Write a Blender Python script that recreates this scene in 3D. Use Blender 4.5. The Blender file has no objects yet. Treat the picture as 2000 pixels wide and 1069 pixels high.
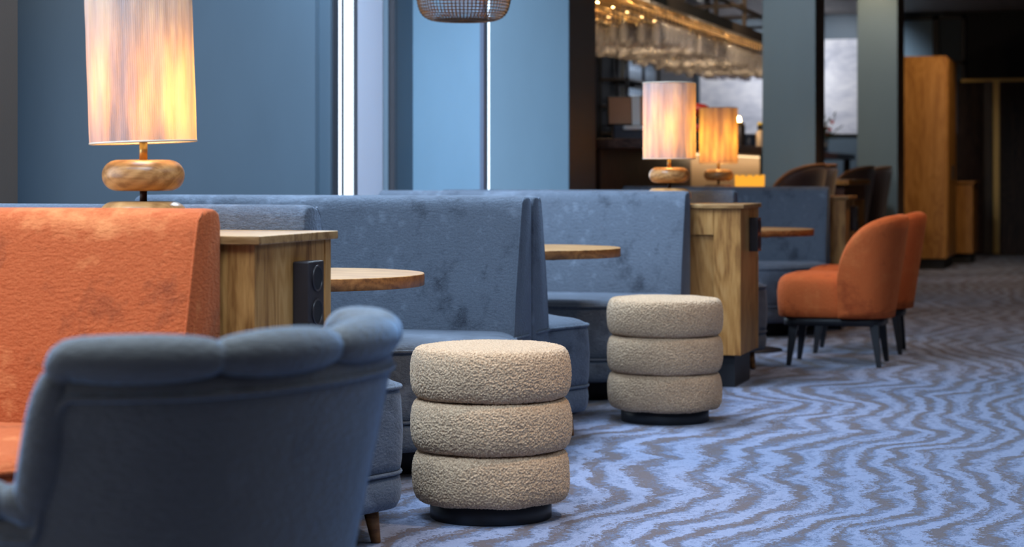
import bpy, bmesh, math, random
from mathutils import Vector, Matrix, noise
PI = math.pi
random.seed(7)
S = bpy.context.scene
C = S.collection

# ------------------------------------------------------------------ materials
def new_mat(name):
    m = bpy.data.materials.new(name); m.use_nodes = True
    nt = m.node_tree; nt.nodes.clear()
    return m, nt
class N:
    def __init__(s, nt): s.nt = nt
    def add(s, t, **kw):
        n = s.nt.nodes.new(t)
        for k, v in kw.items():
            if k.startswith('i_'):
                n.inputs[k[2:].replace('_', ' ')].default_value = v
            else: setattr(n, k, v)
        return n
    def link(s, a, b): s.nt.links.new(a, b)
    def coord(s, scale=(1, 1, 1), kind='Object', rot=(0, 0, 0), loc=(0, 0, 0)):
        tc = s.add('ShaderNodeTexCoord'); mp = s.add('ShaderNodeMapping')
        mp.inputs['Scale'].default_value = scale; mp.inputs['Rotation'].default_value = rot
        mp.inputs['Location'].default_value = loc
        s.link(tc.outputs[kind], mp.inputs['Vector']); return mp.outputs[0]
    def noise(s, vec, scale, detail=3, rough=.55, dist=0):
        n = s.add('ShaderNodeTexNoise'); s.link(vec, n.inputs['Vector'])
        n.inputs['Scale'].default_value = scale; n.inputs['Detail'].default_value = detail
        n.inputs['Roughness'].default_value = rough; n.inputs['Distortion'].default_value = dist
        return n.outputs['Fac']
    def ramp(s, fac, stops, interp='LINEAR'):
        r = s.add('ShaderNodeValToRGB'); s.link(fac, r.inputs[0]); cr = r.color_ramp
        cr.interpolation = interp
        while len(cr.elements) < len(stops): cr.elements.new(.5)
        for e, (p, c) in zip(cr.elements, stops):
            e.position = p; e.color = (c[0], c[1], c[2], 1) if not isinstance(c, (int, float)) else (c, c, c, 1)
        return r.outputs[0]
    def math(s, op, a, b=None, c=None, clamp=False):
        n = s.add('ShaderNodeMath', operation=op, use_clamp=clamp)
        for i, v in enumerate((a, b, c)):
            if v is None: continue
            if isinstance(v, (int, float)): n.inputs[i].default_value = v
            else: s.link(v, n.inputs[i])
        return n.outputs[0]
    def mix(s, fac, a, b):
        n = s.add('ShaderNodeMix', data_type='RGBA')
        for i, v in ((0, fac), (6, a), (7, b)):
            if isinstance(v, (int, float)): n.inputs[i].default_value = v
            elif isinstance(v, tuple): n.inputs[i].default_value = (*v[:3], 1)
            else: s.link(v, n.inputs[i])
        return n.outputs[2]
    def bump(s, h, strength=.3, dist=.01, prev=None):
        b = s.add('ShaderNodeBump'); s.link(h, b.inputs['Height'])
        b.inputs['Strength'].default_value = strength; b.inputs['Distance'].default_value = dist
        if prev: s.link(prev, b.inputs['Normal'])
        return b.outputs[0]
    def princ(s, color, rough=.5, metal=0, normal=None, **kw):
        p = s.add('ShaderNodeBsdfPrincipled'); o = s.add('ShaderNodeOutputMaterial')
        for k, v in (('Base Color', color), ('Roughness', rough), ('Metallic', metal)):
            if isinstance(v, (int, float)): p.inputs[k].default_value = v
            elif isinstance(v, tuple): p.inputs[k].default_value = (*v[:3], 1)
            else: s.link(v, p.inputs[k])
        for k, v in kw.items():
            i = p.inputs[k.replace('_', ' ')]
            if hasattr(v, 'is_linked'): s.link(v, i)
            else: i.default_value = v
        if normal: s.link(normal, p.inputs['Normal'])
        s.link(p.outputs[0], o.inputs[0]); return p

def velvet(name, dark, mid, light, sheen, seed=0., sheen_w=.6):
    m, nt = new_mat(name); n = N(nt)
    v = n.coord(loc=(seed, seed * 1.7, seed * .6))
    big = n.noise(n.coord((1, 1, .8), loc=(seed, 2, seed)), 3.4, 5, .62, .6)
    med = n.noise(v, 17, 4, .65)
    f = n.math('ADD', n.math('MULTIPLY', big, .66), n.math('MULTIPLY', med, .34))
    col = n.ramp(f, [(.35, dark), (.455, mid), (.53, mid), (.66, light)])
    weave = n.noise(n.coord((1, 1, 1.6)), 260, 3, .7)
    crush = n.noise(n.coord((.8, .8, 1.5)), 85, 3, .6)
    col2 = n.mix(n.ramp(weave, [(.35, 0.), (.68, .45)]), col, light)
    b = n.bump(crush, .75, .006)
    b = n.bump(weave, .5, .0018, b)
    n.princ(col2, .85, 0, b, Sheen_Weight=sheen_w, Sheen_Roughness=.32, Sheen_Tint=(*sheen, 1), Specular_IOR_Level=.15)
    return m

def wood(name, dark, mid, light, axis='Z', scale=1., rough=.45, rings=False):
    m, nt = new_mat(name); n = N(nt)
    sc = {'Z': (1, 1, .09), 'X': (.09, 1, 1), 'Y': (1, .09, 1)}[axis]
    v = n.coord(tuple(a * scale for a in sc))
    n1 = n.noise(v, 9, 4, .6, 1.2)
    n2 = n.noise(v, 110, 3, .65)
    cathedral = n.math('SINE', n.math('MULTIPLY', n.noise(n.coord(tuple((a if a == 1 else a * 2.4) * scale for a in sc)), 5, 2, .5, .4), 70.))
    f = n.math('ADD', n.math('MULTIPLY', n1, .55), n.math('ADD', n.math('MULTIPLY', n2, .4), n.math('MULTIPLY', cathedral, .06)))
    if rings:
        w = n.add('ShaderNodeTexWave', wave_type='RINGS', rings_direction='X')
        n.link(n.coord((1, 1, 1.1), rot=(.3, .5, .2), loc=(.1, .05, .02)), w.inputs['Vector'])
        w.inputs['Scale'].default_value = 11; w.inputs['Distortion'].default_value = 3; w.inputs['Detail'].default_value = 3
        f = n.math('ADD', n.math('MULTIPLY', f, .84), n.math('MULTIPLY', w.outputs[1], .16))
    col = n.ramp(f, [(.33, dark), (.48, mid), (.66, light)])
    n.princ(col, rough, 0, n.bump(n2, .15, .002), Specular_IOR_Level=.35)
    return m

def plain(name, c, rough=.5, metal=0, bump=0, bscale=80, **kw):
    m, nt = new_mat(name); n = N(nt)
    v = n.coord(); f = n.noise(v, bscale, 3)
    col = n.mix(f, tuple(x * .88 for x in c), tuple(min(1, x * 1.1) for x in c))
    n.princ(col, rough, metal, n.bump(f, bump, .003) if bump else None, **kw)
    return m

def emis(name, c, st):
    m, nt = new_mat(name); n = N(nt)
    e = n.add('ShaderNodeEmission'); e.inputs[0].default_value = (*c, 1); e.inputs[1].default_value = st
    o = n.add('ShaderNodeOutputMaterial'); n.link(e.outputs[0], o.inputs[0]); return m

def paint(name, c):
    m, nt = new_mat(name); n = N(nt)
    f = n.noise(n.coord((1, 1, .35)), 2.2, 4, .6)
    peel = n.noise(n.coord(), 140, 2)
    col = n.mix(f, tuple(x * .86 for x in c), tuple(x * 1.12 for x in c))
    n.princ(col, .5, 0, n.bump(peel, .12, .002), Specular_IOR_Level=.35)
    return m

def boucle_mat():
    m, nt = new_mat('boucle'); n = N(nt)
    v = n.coord()
    vo = n.add('ShaderNodeTexVoronoi'); n.link(v, vo.inputs['Vector']); vo.inputs['Scale'].default_value = 165
    n1 = n.noise(v, 240, 4, .7)
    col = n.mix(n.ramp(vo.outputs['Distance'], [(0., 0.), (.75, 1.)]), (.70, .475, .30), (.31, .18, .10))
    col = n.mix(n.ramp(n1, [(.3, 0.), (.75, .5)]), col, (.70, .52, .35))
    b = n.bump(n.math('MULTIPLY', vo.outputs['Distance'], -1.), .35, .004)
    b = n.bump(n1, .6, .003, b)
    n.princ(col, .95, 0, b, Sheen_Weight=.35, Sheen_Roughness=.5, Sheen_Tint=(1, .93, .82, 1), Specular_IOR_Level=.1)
    return m

def carpet_mat():
    m, nt = new_mat('carpet'); n = N(nt)
    tc = n.add('ShaderNodeTexCoord'); sep = n.add('ShaderNodeSeparateXYZ'); n.link(tc.outputs['Object'], sep.inputs[0])
    x, y = sep.outputs[0], sep.outputs[1]
    w1 = n.noise(n.coord((.8, 1., 1), loc=(3.3, 1.2, 0)), .62, 1, .5, .2)
    w2 = n.noise(n.coord((.7, 1.25, 1)), 2.4, 2, .5)
    w3 = n.noise(n.coord((1, 1.5, 1)), 34, 3, .6)
    w4 = n.noise(n.coord((1, 1, 1)), 105, 2, .6)
    ph = n.math('ADD', n.math('MULTIPLY', x, 7.2), n.math('MULTIPLY', y, .35))
    ph = n.math('ADD', ph, n.math('MULTIPLY', w1, 9.))
    ph = n.math('ADD', ph, n.math('MULTIPLY', w2, 1.5))
    ph = n.math('ADD', ph, n.math('MULTIPLY', w3, .62))
    ph = n.math('ADD', ph, n.math('MULTIPLY', w4, .55))
    saw = n.math('FRACT', ph)
    ph2 = n.math('ADD', n.math('MULTIPLY', ph, 2.35), n.math('MULTIPLY', w2, 2.0))
    saw2 = n.math('MULTIPLY', n.math('SUBTRACT', n.math('FRACT', ph2), .5), .38)
    saw = n.math('ADD', saw, saw2)
    width = n.math('MULTIPLY', n.math('SUBTRACT', n.noise(n.coord((1, .8, 1), loc=(9, 4, 0)), 3.4, 4, .7), .47), 1.7)
    s2 = n.math('ADD', saw, width)
    LT, MD, BR = (.265, .305, .46), (.115, .15, .255), (.115, .085, .09)
    col = n.ramp(s2, [(0., BR), (.22, BR), (.27, MD), (.42, MD), (.50, LT), (.86, LT), (.93, MD), (1., BR)])
    fib = n.noise(n.coord((1, 1, 1)), 420, 2, .6)
    col = n.mix(n.ramp(fib, [(.3, .0), (.7, .32)]), col, (.05, .055, .08))
    n.princ(col, .95, 0, n.bump(fib, .5, .003), Sheen_Weight=.25, Sheen_Roughness=.5, Specular_IOR_Level=.08)
    return m

def shade_mat():
    m, nt = new_mat('lamp_shade_cord'); n = N(nt)
    v = n.coord((1, 1, .045)); f = n.noise(v, 55, 4, .65); f2 = n.noise(n.coord((1, 1, .14)), 13, 4, .6)
    col = n.ramp(f, [(.3, (.27, .28, .31)), (.7, (.47, .48, .53))])
    d = n.add('ShaderNodeBsdfDiffuse'); n.link(col, d.inputs[0])
    t = n.add('ShaderNodeBsdfTranslucent')
    tcol = n.ramp(f2, [(.36, (.22, .13, .05)), (.52, (.60, .36, .11)), (.68, (1., .76, .30))]); n.link(tcol, t.inputs[0])
    b = n.bump(f, .5, .004); n.link(b, d.inputs['Normal'])
    mx = n.add('ShaderNodeMixShader'); mx.inputs[0].default_value = .40
    n.link(d.outputs[0], mx.inputs[1]); n.link(t.outputs[0], mx.inputs[2])
    o = n.add('ShaderNodeOutputMaterial'); n.link(mx.outputs[0], o.inputs[0]); return m

def thin_glass(name, tint=(.93, .95, 1.), body=.10, rough=.04, bodycol=(.75, .68, .6), lwb=.35):
    m, nt = new_mat(name); n = N(nt)
    tr = n.add('ShaderNodeBsdfTransparent'); tr.inputs[0].default_value = (*tint, 1)
    g = n.add('ShaderNodeBsdfGlossy'); g.inputs['Roughness'].default_value = rough
    d = n.add('ShaderNodeBsdfDiffuse'); d.inputs[0].default_value = (*bodycol, 1)
    lw = n.add('ShaderNodeLayerWeight'); lw.inputs[0].default_value = lwb
    m1 = n.add('ShaderNodeMixShader'); n.link(lw.outputs[1], m1.inputs[0]); n.link(tr.outputs[0], m1.inputs[1]); n.link(g.outputs[0], m1.inputs[2])
    m2 = n.add('ShaderNodeMixShader'); m2.inputs[0].default_value = body; n.link(m1.outputs[0], m2.inputs[1]); n.link(d.outputs[0], m2.inputs[2])
    o = n.add('ShaderNodeOutputMaterial'); n.link(m2.outputs[0], o.inputs[0]); return m

def mural_mat():
    m, nt = new_mat('mural_print'); n = N(nt)
    f = n.noise(n.coord((1, 1, 1.8)), 2.3, 6, .6, 1.1)
    f2 = n.noise(n.coord((1, 1, 3)), 6, 4, .6, .5)
    col = n.ramp(n.math('ADD', n.math('MULTIPLY', f, .7), n.math('MULTIPLY', f2, .3)), [(.3, (.40, .42, .50)), (.46, (.60, .61, .68)), (.55, (.72, .72, .77)), (.7, (.86, .86, .88))])
    n.princ(col, .6); return m

M = {}
M['blue'] = velvet('blue_velvet', (.017, .020, .030), (.076, .090, .118), (.18, .212, .27), (.62, .77, 1.), 0., .38)
M['blue_chair'] = velvet('blue_chair_velvet', (.085, .075, .068), (.125, .112, .100), (.165, .152, .14), (.40, .64, 1.), 4., 1.)
M['orange'] = velvet('orange_velvet', (.14, .016, .005), (.36, .058, .013), (.60, .18, .06), (1., .50, .28), 2.3, .3)
M['orange_chair'] = velvet('orange_chair_velvet', (.30, .045, .012), (.56, .11, .028), (.66, .17, .05), (1., .45, .2), 5.3, .25)
M['oak'] = wood('oak_upright', (.22, .085, .02), (.44, .205, .058), (.58, .31, .11), 'Z')
M['oak_x'] = wood('oak_crosswise', (.20, .09, .028), (.38, .20, .075), (.52, .31, .13), 'X')
M['oak_dark_rim'] = wood('oak_rim', (.10, .038, .012), (.21, .085, .026), (.30, .135, .045), 'X')
M['lampwood'] = wood('turned_wood', (.27, .12, .04), (.43, .21, .075), (.55, .30, .12), 'X', 2., .28, True)
M['boucle'] = boucle_mat()
M['carpet'] = carpet_mat()
M['shade'] = shade_mat()
M['black'] = plain('black_lacquer', (.013, .014, .018), .45)
M['blackm'] = plain('black_matt', (.012, .012, .014), .7)
M['socket'] = plain('socket_plastic', (.028, .022, .024), .38)
M['hole'] = plain('socket_recess', (.004, .004, .006), .6)
M['steel'] = plain('dark_steel', (.12, .10, .085), .4, .7)
M['brass'] = plain('brass', (.55, .36, .13), .35, .9)
M['wallblue'] = paint('slate_blue_paint', (.080, .118, .155))
M['wallblue_lt'] = paint('light_slate_blue_paint', (.28, .44, .58))  # lit copy of the slate blue
M['columnblue'] = paint('column_paint', (.13, .185, .215))
M['columnbay'] = paint('bay_column_paint', (.085, .145, .195))
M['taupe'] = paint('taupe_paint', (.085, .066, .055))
M['darkwall'] = paint('near_black_paint', (.010, .011, .015))
M['ceil'] = paint('ceiling_paint', (.42, .36, .32))
M['whiteframe'] = plain('pale_metal', (.55, .62, .72), .35)
M['greyframe'] = plain('grey_metal', (.20, .23, .32), .4)
M['darkframe'] = plain('dark_window_frame', (.035, .035, .042), .4)
mm, nt = new_mat('pale_blind'); n = N(nt)
dd = n.add('ShaderNodeBsdfDiffuse'); dd.inputs[0].default_value = (.85, .88, .95, 1); tt = n.add('ShaderNodeBsdfTranslucent'); tt.inputs[0].default_value = (.40, .43, .50, 1)
mx = n.add('ShaderNodeMixShader'); mx.inputs[0].default_value = .5; n.link(dd.outputs[0], mx.inputs[1]); n.link(tt.outputs[0], mx.inputs[2])
oo = n.add('ShaderNodeOutputMaterial'); n.link(mx.outputs[0], oo.inputs[0]); M['paleblind'] = mm
M['walnut'] = wood('dark_walnut', (.022, .010, .007), (.055, .024, .016), (.09, .042, .028), 'Z')
M['counter'] = wood('dark_counter', (.03, .013, .01), (.075, .033, .025), (.12, .06, .045), 'Y', 1., .3)
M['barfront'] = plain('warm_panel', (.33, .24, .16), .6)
M['brownleather'] = plain('dark_brown_velvet', (.035, .014, .010), .6, 0, .2, 200, Sheen_Weight=.3)
M['piping_brown'] = plain('tan_piping', (.25, .12, .05), .5)
M['orangewood'] = wood('honey_wood', (.26, .105, .018), (.38, .17, .035), (.47, .23, .06), 'Z')
M['glass'] = thin_glass('wine_glass', body=.20, bodycol=(.92, .86, .8))
M['pane'] = thin_glass('window_glass', (.97, .985, 1.), .0, .02, lwb=.03)
M['wicker'] = plain('wicker', (.085, .042, .018), .6, 0, .4, 120)
M['bulb'] = emis('bulb_glow', (1., .55, .18), 60)
M['ledwarm'] = emis('led_strip', (1., .70, .38), 2.2)
M['ledamber'] = emis('amber_downlight', (1., .55, .18), 90)
M['amberglow'] = emis('amber_glow', (1., .42, .04), 1.1)
M['mural'] = mural_mat()
M['screen'] = plain('glossy_screen', (.42, .25, .16), .12, 0, 0, 9)  # brown base colour paints the reflection seen in the glass
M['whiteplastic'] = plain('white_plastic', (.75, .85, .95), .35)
M['red'] = plain('red_lacquer', (.5, .03, .02), .4)
M['greenleaf'] = plain('dark_leaf', (.03, .05, .02), .6)
M['yellow'] = plain('yellow_cap', (.75, .6, .06), .4)
M['cream'] = plain('cream_ceramic', (.55, .46, .36), .4)
M['navy'] = plain('navy_ceramic', (.02, .035, .07), .4)
M['cable'] = plain('cable', (.01, .01, .01), .5)

# ------------------------------------------------------------------ mesh helpers
def link_mesh(name, verts, faces, mat, parent=None, smooth=True, loc=None):
    me = bpy.data.meshes.new(name); me.from_pydata([tuple(v) for v in verts], [], faces)
    bm = bmesh.new(); bm.from_mesh(me); bmesh.ops.recalc_face_normals(bm, faces=bm.faces); bm.to_mesh(me); bm.free()
    me.materials.append(mat)
    if smooth:
        me.polygons.foreach_set('use_smooth', [True] * len(me.polygons))
    o = bpy.data.objects.new(name, me); C.objects.link(o)
    if parent: o.parent = parent
    if loc: o.location = loc
    return o
def box_bm(b, x0, x1, y0, y1, z0, z1, bev=0, seg=2):
    r = bmesh.ops.create_cube(b, size=1)
    bmesh.ops.scale(b, vec=(abs(x1 - x0), abs(y1 - y0), abs(z1 - z0)), verts=r['verts'])
    bmesh.ops.translate(b, vec=((x0 + x1) / 2, (y0 + y1) / 2, (z0 + z1) / 2), verts=r['verts'])
    if bev:
        es = {e for v in r['verts'] for e in v.link_edges}
        bmesh.ops.bevel(b, geom=list(es), offset=bev, segments=seg, affect='EDGES', profile=.5)
def from_bm(name, b, mat, parent=None, smooth=False):
    me = bpy.data.meshes.new(name); bmesh.ops.recalc_face_normals(b, faces=b.faces); b.to_mesh(me); b.free(); me.materials.append(mat)
    if smooth: me.polygons.foreach_set('use_smooth', [True] * len(me.polygons))
    o = bpy.data.objects.new(name, me); C.objects.link(o)
    if parent: o.parent = parent
    return o
def box(name, x0, x1, y0, y1, z0, z1, mat, parent=None, bev=0, seg=2):
    b = bmesh.new(); box_bm(b, x0, x1, y0, y1, z0, z1, bev, seg); return from_bm(name, b, mat, parent, False)
def boxes(name, lst, mat, parent=None, bev=0):
    b = bmesh.new()
    for t in lst: box_bm(b, *t, bev)
    return from_bm(name, b, mat, parent)
def lathe_data(prof, seg=48, cx=0, cy=0):
    vs, fs = [], []
    for r, z in prof:
        for i in range(seg):
            a = 2 * PI * i / seg; vs.append((cx + r * math.cos(a), cy + r * math.sin(a), z))
    for j in range(len(prof) - 1):
        for i in range(seg):
            k = (i + 1) % seg; fs.append((j * seg + i, j * seg + k, (j + 1) * seg + k, (j + 1) * seg + i))
    return vs, fs
def lathe(name, prof, mat, parent=None, seg=48, cap=True, cx=0, cy=0):
    vs, fs = lathe_data(prof, seg, cx, cy)
    if cap:
        if prof[0][0] > 1e-4: fs.append(tuple(range(seg)))
        if prof[-1][0] > 1e-4: fs.append(tuple(range((len(prof) - 1) * seg, len(prof) * seg)))
    return link_mesh(name, vs, fs, mat, parent)
def sharp(o, ang=35):
    for p in o.data.polygons: p.use_smooth = True
    o.data.set_sharp_from_angle(angle=math.radians(ang)); return o
def tube(name, pts, rad, mat, parent=None, closed=False, seg=8):
    pts = [Vector(p) for p in pts]; n = len(pts); vs, fs = [], []
    rr = rad if isinstance(rad, (list, tuple)) else [rad] * n
    up = Vector((0, 0, 1)); prev = None
    for i, p in enumerate(pts):
        a = pts[(i - 1) % n] if (closed or i > 0) else p; c = pts[(i + 1) % n] if (closed or i < n - 1) else p
        t = (c - a).normalized()
        if prev is None:
            u = up if abs(t.dot(up)) < .9 else Vector((1, 0, 0))
            s = t.cross(u).normalized()
        else: s = (prev - t * prev.dot(t)).normalized()
        prev = s; w = t.cross(s)
        for k in range(seg):
            q = 2 * PI * k / seg; vs.append(p + rr[i] * (math.cos(q) * s + math.sin(q) * w))
    m = n if closed else n - 1
    for i in range(m):
        for k in range(seg):
            j = (i + 1) % n; l = (k + 1) % seg
            fs.append((i * seg + k, i * seg + l, j * seg + l, j * seg + k))
    if not closed: fs.append(tuple(range(seg))); fs.append(tuple(range((n - 1) * seg, n * seg)))
    return link_mesh(name, vs, fs, mat, parent)
def leg_mesh(name, x, y, z0, z1, r0, r1, dx, dy, mat, parent, square=False):
    b = bmesh.new(); n = 4 if square else 14; rings = []
    for t in (0, .03, .5, 1):
        r = (r0 + (r1 - r0) * t) * (1 if t else .9); cx = x + dx * (1 - t); cy = y + dy * (1 - t); z = z0 + (z1 - z0) * t
        rings.append([b.verts.new((cx + r * math.cos(2 * PI * (i + .5) / n) * (1.3 if square else 1), cy + r * math.sin(2 * PI * (i + .5) / n) * (1.3 if square else 1), z)) for i in range(n)])
    for a, c in zip(rings, rings[1:]):
        for i in range(n): b.faces.new((a[i], a[(i + 1) % n], c[(i + 1) % n], c[i]))
    b.faces.new(rings[0]); b.faces.new(rings[-1])
    return from_bm(name, b, mat, parent, not square)
def round_poly(pts, r, k=6):
    out = []; n = len(pts)
    for i in range(n):
        p = Vector(pts[i][:2]); a = Vector(pts[i - 1][:2]); c = Vector(pts[(i + 1) % n][:2])
        rr = pts[i][2] if len(pts[i]) > 2 else r
        d1 = (a - p); d2 = (c - p); l = min(rr, d1.length * .48, d2.length * .48)
        q1 = p + d1.normalized() * l; q2 = p + d2.normalized() * l
        for j in range(k + 1):
            t = j / k; out.append((1 - t) ** 2 * q1 + 2 * t * (1 - t) * p + t * t * q2)
    # resample evenly
    P = []; L = len(out)
    for i in range(L):
        a, c = out[i], out[(i + 1) % L]; d = (c - a).length; m = max(1, int(d / .05))
        for j in range(m): P.append(a + (c - a) * j / m)
    return P
def inset(poly, d):
    n = len(poly); A = sum(poly[i].x * poly[(i + 1) % n].y - poly[(i + 1) % n].x * poly[i].y for i in range(n)); sg = 1 if A > 0 else -1
    out = []
    for i in range(n):
        t = (poly[(i + 1) % n] - poly[i - 1]).normalized(); out.append(poly[i] + Vector((-t.y, t.x)) * d * sg)
    return out
def slab(name, poly, prof, mat, parent=None, wob=0.):
    """prof: list of (z, inset); stacked rings with caps"""
    vs, fs = [], []; n = len(poly)
    for z, d in prof:
        for p in inset(poly, d):
            w = wob * (noise.noise(Vector((p.x * 6, p.y * 6, z * 9 + 3)))) if wob else 0
            vs.append((p.x + w, p.y + w, z + w * .5))
    for j in range(len(prof) - 1):
        for i in range(n):
            k = (i + 1) % n; fs.append((j * n + i, j * n + k, (j + 1) * n + k, (j + 1) * n + i))
    fs.append(tuple(range(n))); fs.append(tuple(range((len(prof) - 1) * n, len(prof) * n)))
    return link_mesh(name, vs, fs, mat, parent)

# ------------------------------------------------------------------ things
def empty(name, loc, label, cat, group=None, rz=0):
    o = bpy.data.objects.new(name, None); C.objects.link(o); o.location = loc; o.rotation_euler = (0, 0, rz)
    o.empty_display_size = .1
    o['label'] = label; o['category'] = cat
    if group: o['group'] = group
    return o
def tag(o, label, cat, group=None):
    o['label'] = label; o['category'] = cat
    if group: o['group'] = group
    return o
def struct(o): o['kind'] = 'structure'; return o
def dup(root, loc, rz=None, label=None):
    r = root.copy(); C.objects.link(r); r.location = loc
    if rz is not None: r.rotation_euler = (0, 0, rz)
    if label: r['label'] = label
    for ch in list(root.children):
        c = ch.copy(); C.objects.link(c); c.parent = r
        for g in list(ch.children):
            d = g.copy(); C.objects.link(d); d.parent = c
    return r

# ------------------------------------------------------------------ room
CZ = 3.2
def swall(name, *a): return struct(box(name, *a))
swall('floor', -7, 6.2, -3.2, 28.2, -.1, 0, M['carpet'])
FILL_OPENINGS = [(-2.1, -.6, 2.3, 3.9), (-3.75, -2.1, 2.5, 5.7), (-3.75, -2.2, 7.5, 9.6), (.3, 3.0, 3.6, 7.9)]  # unseen ceiling openings added to light benches, aisle and armchair
b = bmesh.new()
ycuts = sorted({-3.2, 28.2} | {r[2] for r in FILL_OPENINGS} | {r[3] for r in FILL_OPENINGS})
for ya, yb in zip(ycuts, ycuts[1:]):
    xs_ = [-7]
    for r in sorted(FILL_OPENINGS):
        if r[2] <= ya + 1e-6 and r[3] >= yb - 1e-6: xs_ += [r[0], r[1]]
    xs_.append(6.2)
    for k in range(0, len(xs_), 2): box_bm(b, xs_[k], xs_[k + 1], ya, yb, CZ, CZ + .1)
struct(from_bm('ceiling', b, M['ceil']))
swall('wall_right', 6, 6.15, -3.2, 28.2, 0, CZ, M['taupe'])
swall('wall_rear', -4.05, 6.2, -3.2, -3.0, 0, CZ, M['taupe'])
b = bmesh.new()
XL = -3.9
WIN = [(-2.4, 1.2), (1.7, 4.7), (10.02, 10.78), (11.4, 12.98)]
WT = .06
ys = [-3.2]
for a, c in WIN:
    if a > 10 and a < 11:
        box_bm(b, XL - WT, XL, ys[-1], 6.0, 0, CZ); box_bm(b, XL - WT, XL, 9.9, a, 0, CZ)
    else: box_bm(b, XL - WT, XL, ys[-1], a, 0, CZ)
    z0 = .15 if a > 9 else .55
    box_bm(b, XL - WT, XL, a, c, 0, z0); box_bm(b, XL - WT, XL, a, c, 3.05, CZ); ys.append(c)
box_bm(b, XL - WT, XL, ys[-1], 13.4, 0, CZ)
struct(from_bm('wall_left', b, M['wallblue']))
swall('wall_recess', -5.8, XL - WT, 9.84, 9.93, 0, CZ, M['wallblue'])
b = bmesh.new(); box_bm(b, -5.9, -5.8, 6.0, 9.93, 0, .6); box_bm(b, -5.9, -5.8, 6.0, 9.93, 3.05, CZ); box_bm(b, -5.9, -5.8, 6.0, 6.5, .6, 3.05); box_bm(b, -5.9, -5.8, 9.3, 9.93, .6, 3.05); box_bm(b, -5.8, XL, 5.93, 6.0, 0, CZ)
struct(from_bm('wall_recess_side', b, M['wallblue']))
struct(boxes('window_6', [(-5.87, -5.82, 6.5, 6.56, .6, 3.05), (-5.87, -5.82, 7.87, 7.93, .6, 3.05), (-5.87, -5.82, 9.24, 9.3, .6, 3.05), (-5.87, -5.82, 6.5, 9.3, .6, .66)], M['darkframe']))  # unseen window added to light the recess wall
# pier with its window light put into a brighter copy of the paint
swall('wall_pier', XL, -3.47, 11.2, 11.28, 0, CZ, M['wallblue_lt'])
struct(box('trim_1', -3.492, -3.469, 11.192, 11.24, 0, CZ, M['greyframe']))
# window frames and glass
for i, (a, c) in enumerate(WIN):
    z0 = .15 if a > 9 else .55
    fr = []
    fw = .02 if a > 9 else .05
    for yy in ([a, c - fw] if a > 9 else [a, (a + c) / 2, c - fw]): fr.append((XL - .052, XL - .040, yy, yy + fw, z0, 3.05))
    fr += [(XL - .052, XL - .040, a, c, z0, z0 + fw), (XL - .052, XL - .040, a, c, 3.0, 3.05)]
    if i == 2: fr.append((XL - .030, XL - .020, 10.135, 10.150, z0, 3.05)); fr.append((XL - .026, XL - .012, 10.30, 10.328, z0, 3.05))
    w = struct(boxes('window_%d' % (i + 1), fr, M['darkframe']))
    box('pane', XL - .034, XL - .030, a + .05, c - .05, z0 + .05, 3.0, M['pane'], w)
    if i == 2: box('blind', XL - .022, XL - .016, 10.33, 10.735, z0 + .02, 3.02, M['paleblind'], w)  # pale panel standing in for the daylit window reveal
# trims along bay window edge
struct(box('trim_2', XL, XL + .008, 9.93, 10.0, 0, CZ, M['darkframe']))
struct(box('trim_3', XL, XL + .035, 10.79, 10.84, 0, CZ, M['darkframe']))
# columns
def column(name, x0, x1, y0, y1, front, side, n):
    b = bmesh.new(); box_bm(b, x0, x1, y0, y1, 0, CZ, .004, 1)
    o = from_bm(name, b, front); o.data.materials.append(side)
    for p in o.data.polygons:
        if p.normal.x > .9: p.material_index = 1  # right faces get a paint that holds their dim, warm light
    return struct(o)
column('wall_pilaster_left', XL, -3.56, 5.0, 6.17, M['columnblue'], M['taupe'], 1)
column('wall_pilaster_window', XL, -3.363, 12.7, 13.4, M['columnbay'], M['taupe'], 2)
column('wall_column_front', -2.65, -2.235, 15.9, 16.42, M['columnblue'], M['taupe'], 3)
column('wall_column_rear', -2.425, -2.035, 20.15, 20.8, M['columnblue'], M['taupe'], 4)
swall('wall_bar_side', -5.7, -5.5, 13.4, 27.8, 0, CZ, M['darkwall'])
swall('wall_bar_end', -5.7, -3.9, 13.25, 13.4, 0, CZ, M['darkwall'])
swall('wall_back_left', -5.7, -2.2, 27.6, 27.8, 0, CZ, M['wallblue'])
swall('wall_back_right', -2.2, 6.2, 27.6, 27.8, 0, CZ, M['darkwall'])
struct(box('baseboard_back', -1.5, 6, 27.575, 27.6, 0, .08, M['brass']))
struct(box('baseboard_left', -5.8, XL, 9.825, 9.84, 0, .12, M['darkframe']))

# double door
d = struct(box('door_1', -2.0, 1.2, 27.52, 27.6, .01, 2.3, M['blackm']))
box('door_leaf', -2.0, -1.67, 27.47, 27.52, .02, 2.26, M['walnut'], d)
box('door_leaf', -1.45, -.2, 27.47, 27.52, .02, 2.26, M['walnut'], d)
box('door_stile', -1.66, -1.56, 27.44, 27.5, .02, 2.28, M['steel'], d)
box('door_stile', -1.54, -1.46, 27.44, 27.5, .02, 2.28, M['brass'], d)
box('door_rail', -1.95, -1.0, 27.44, 27.5, 2.27, 2.31, M['brass'], d)

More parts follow.
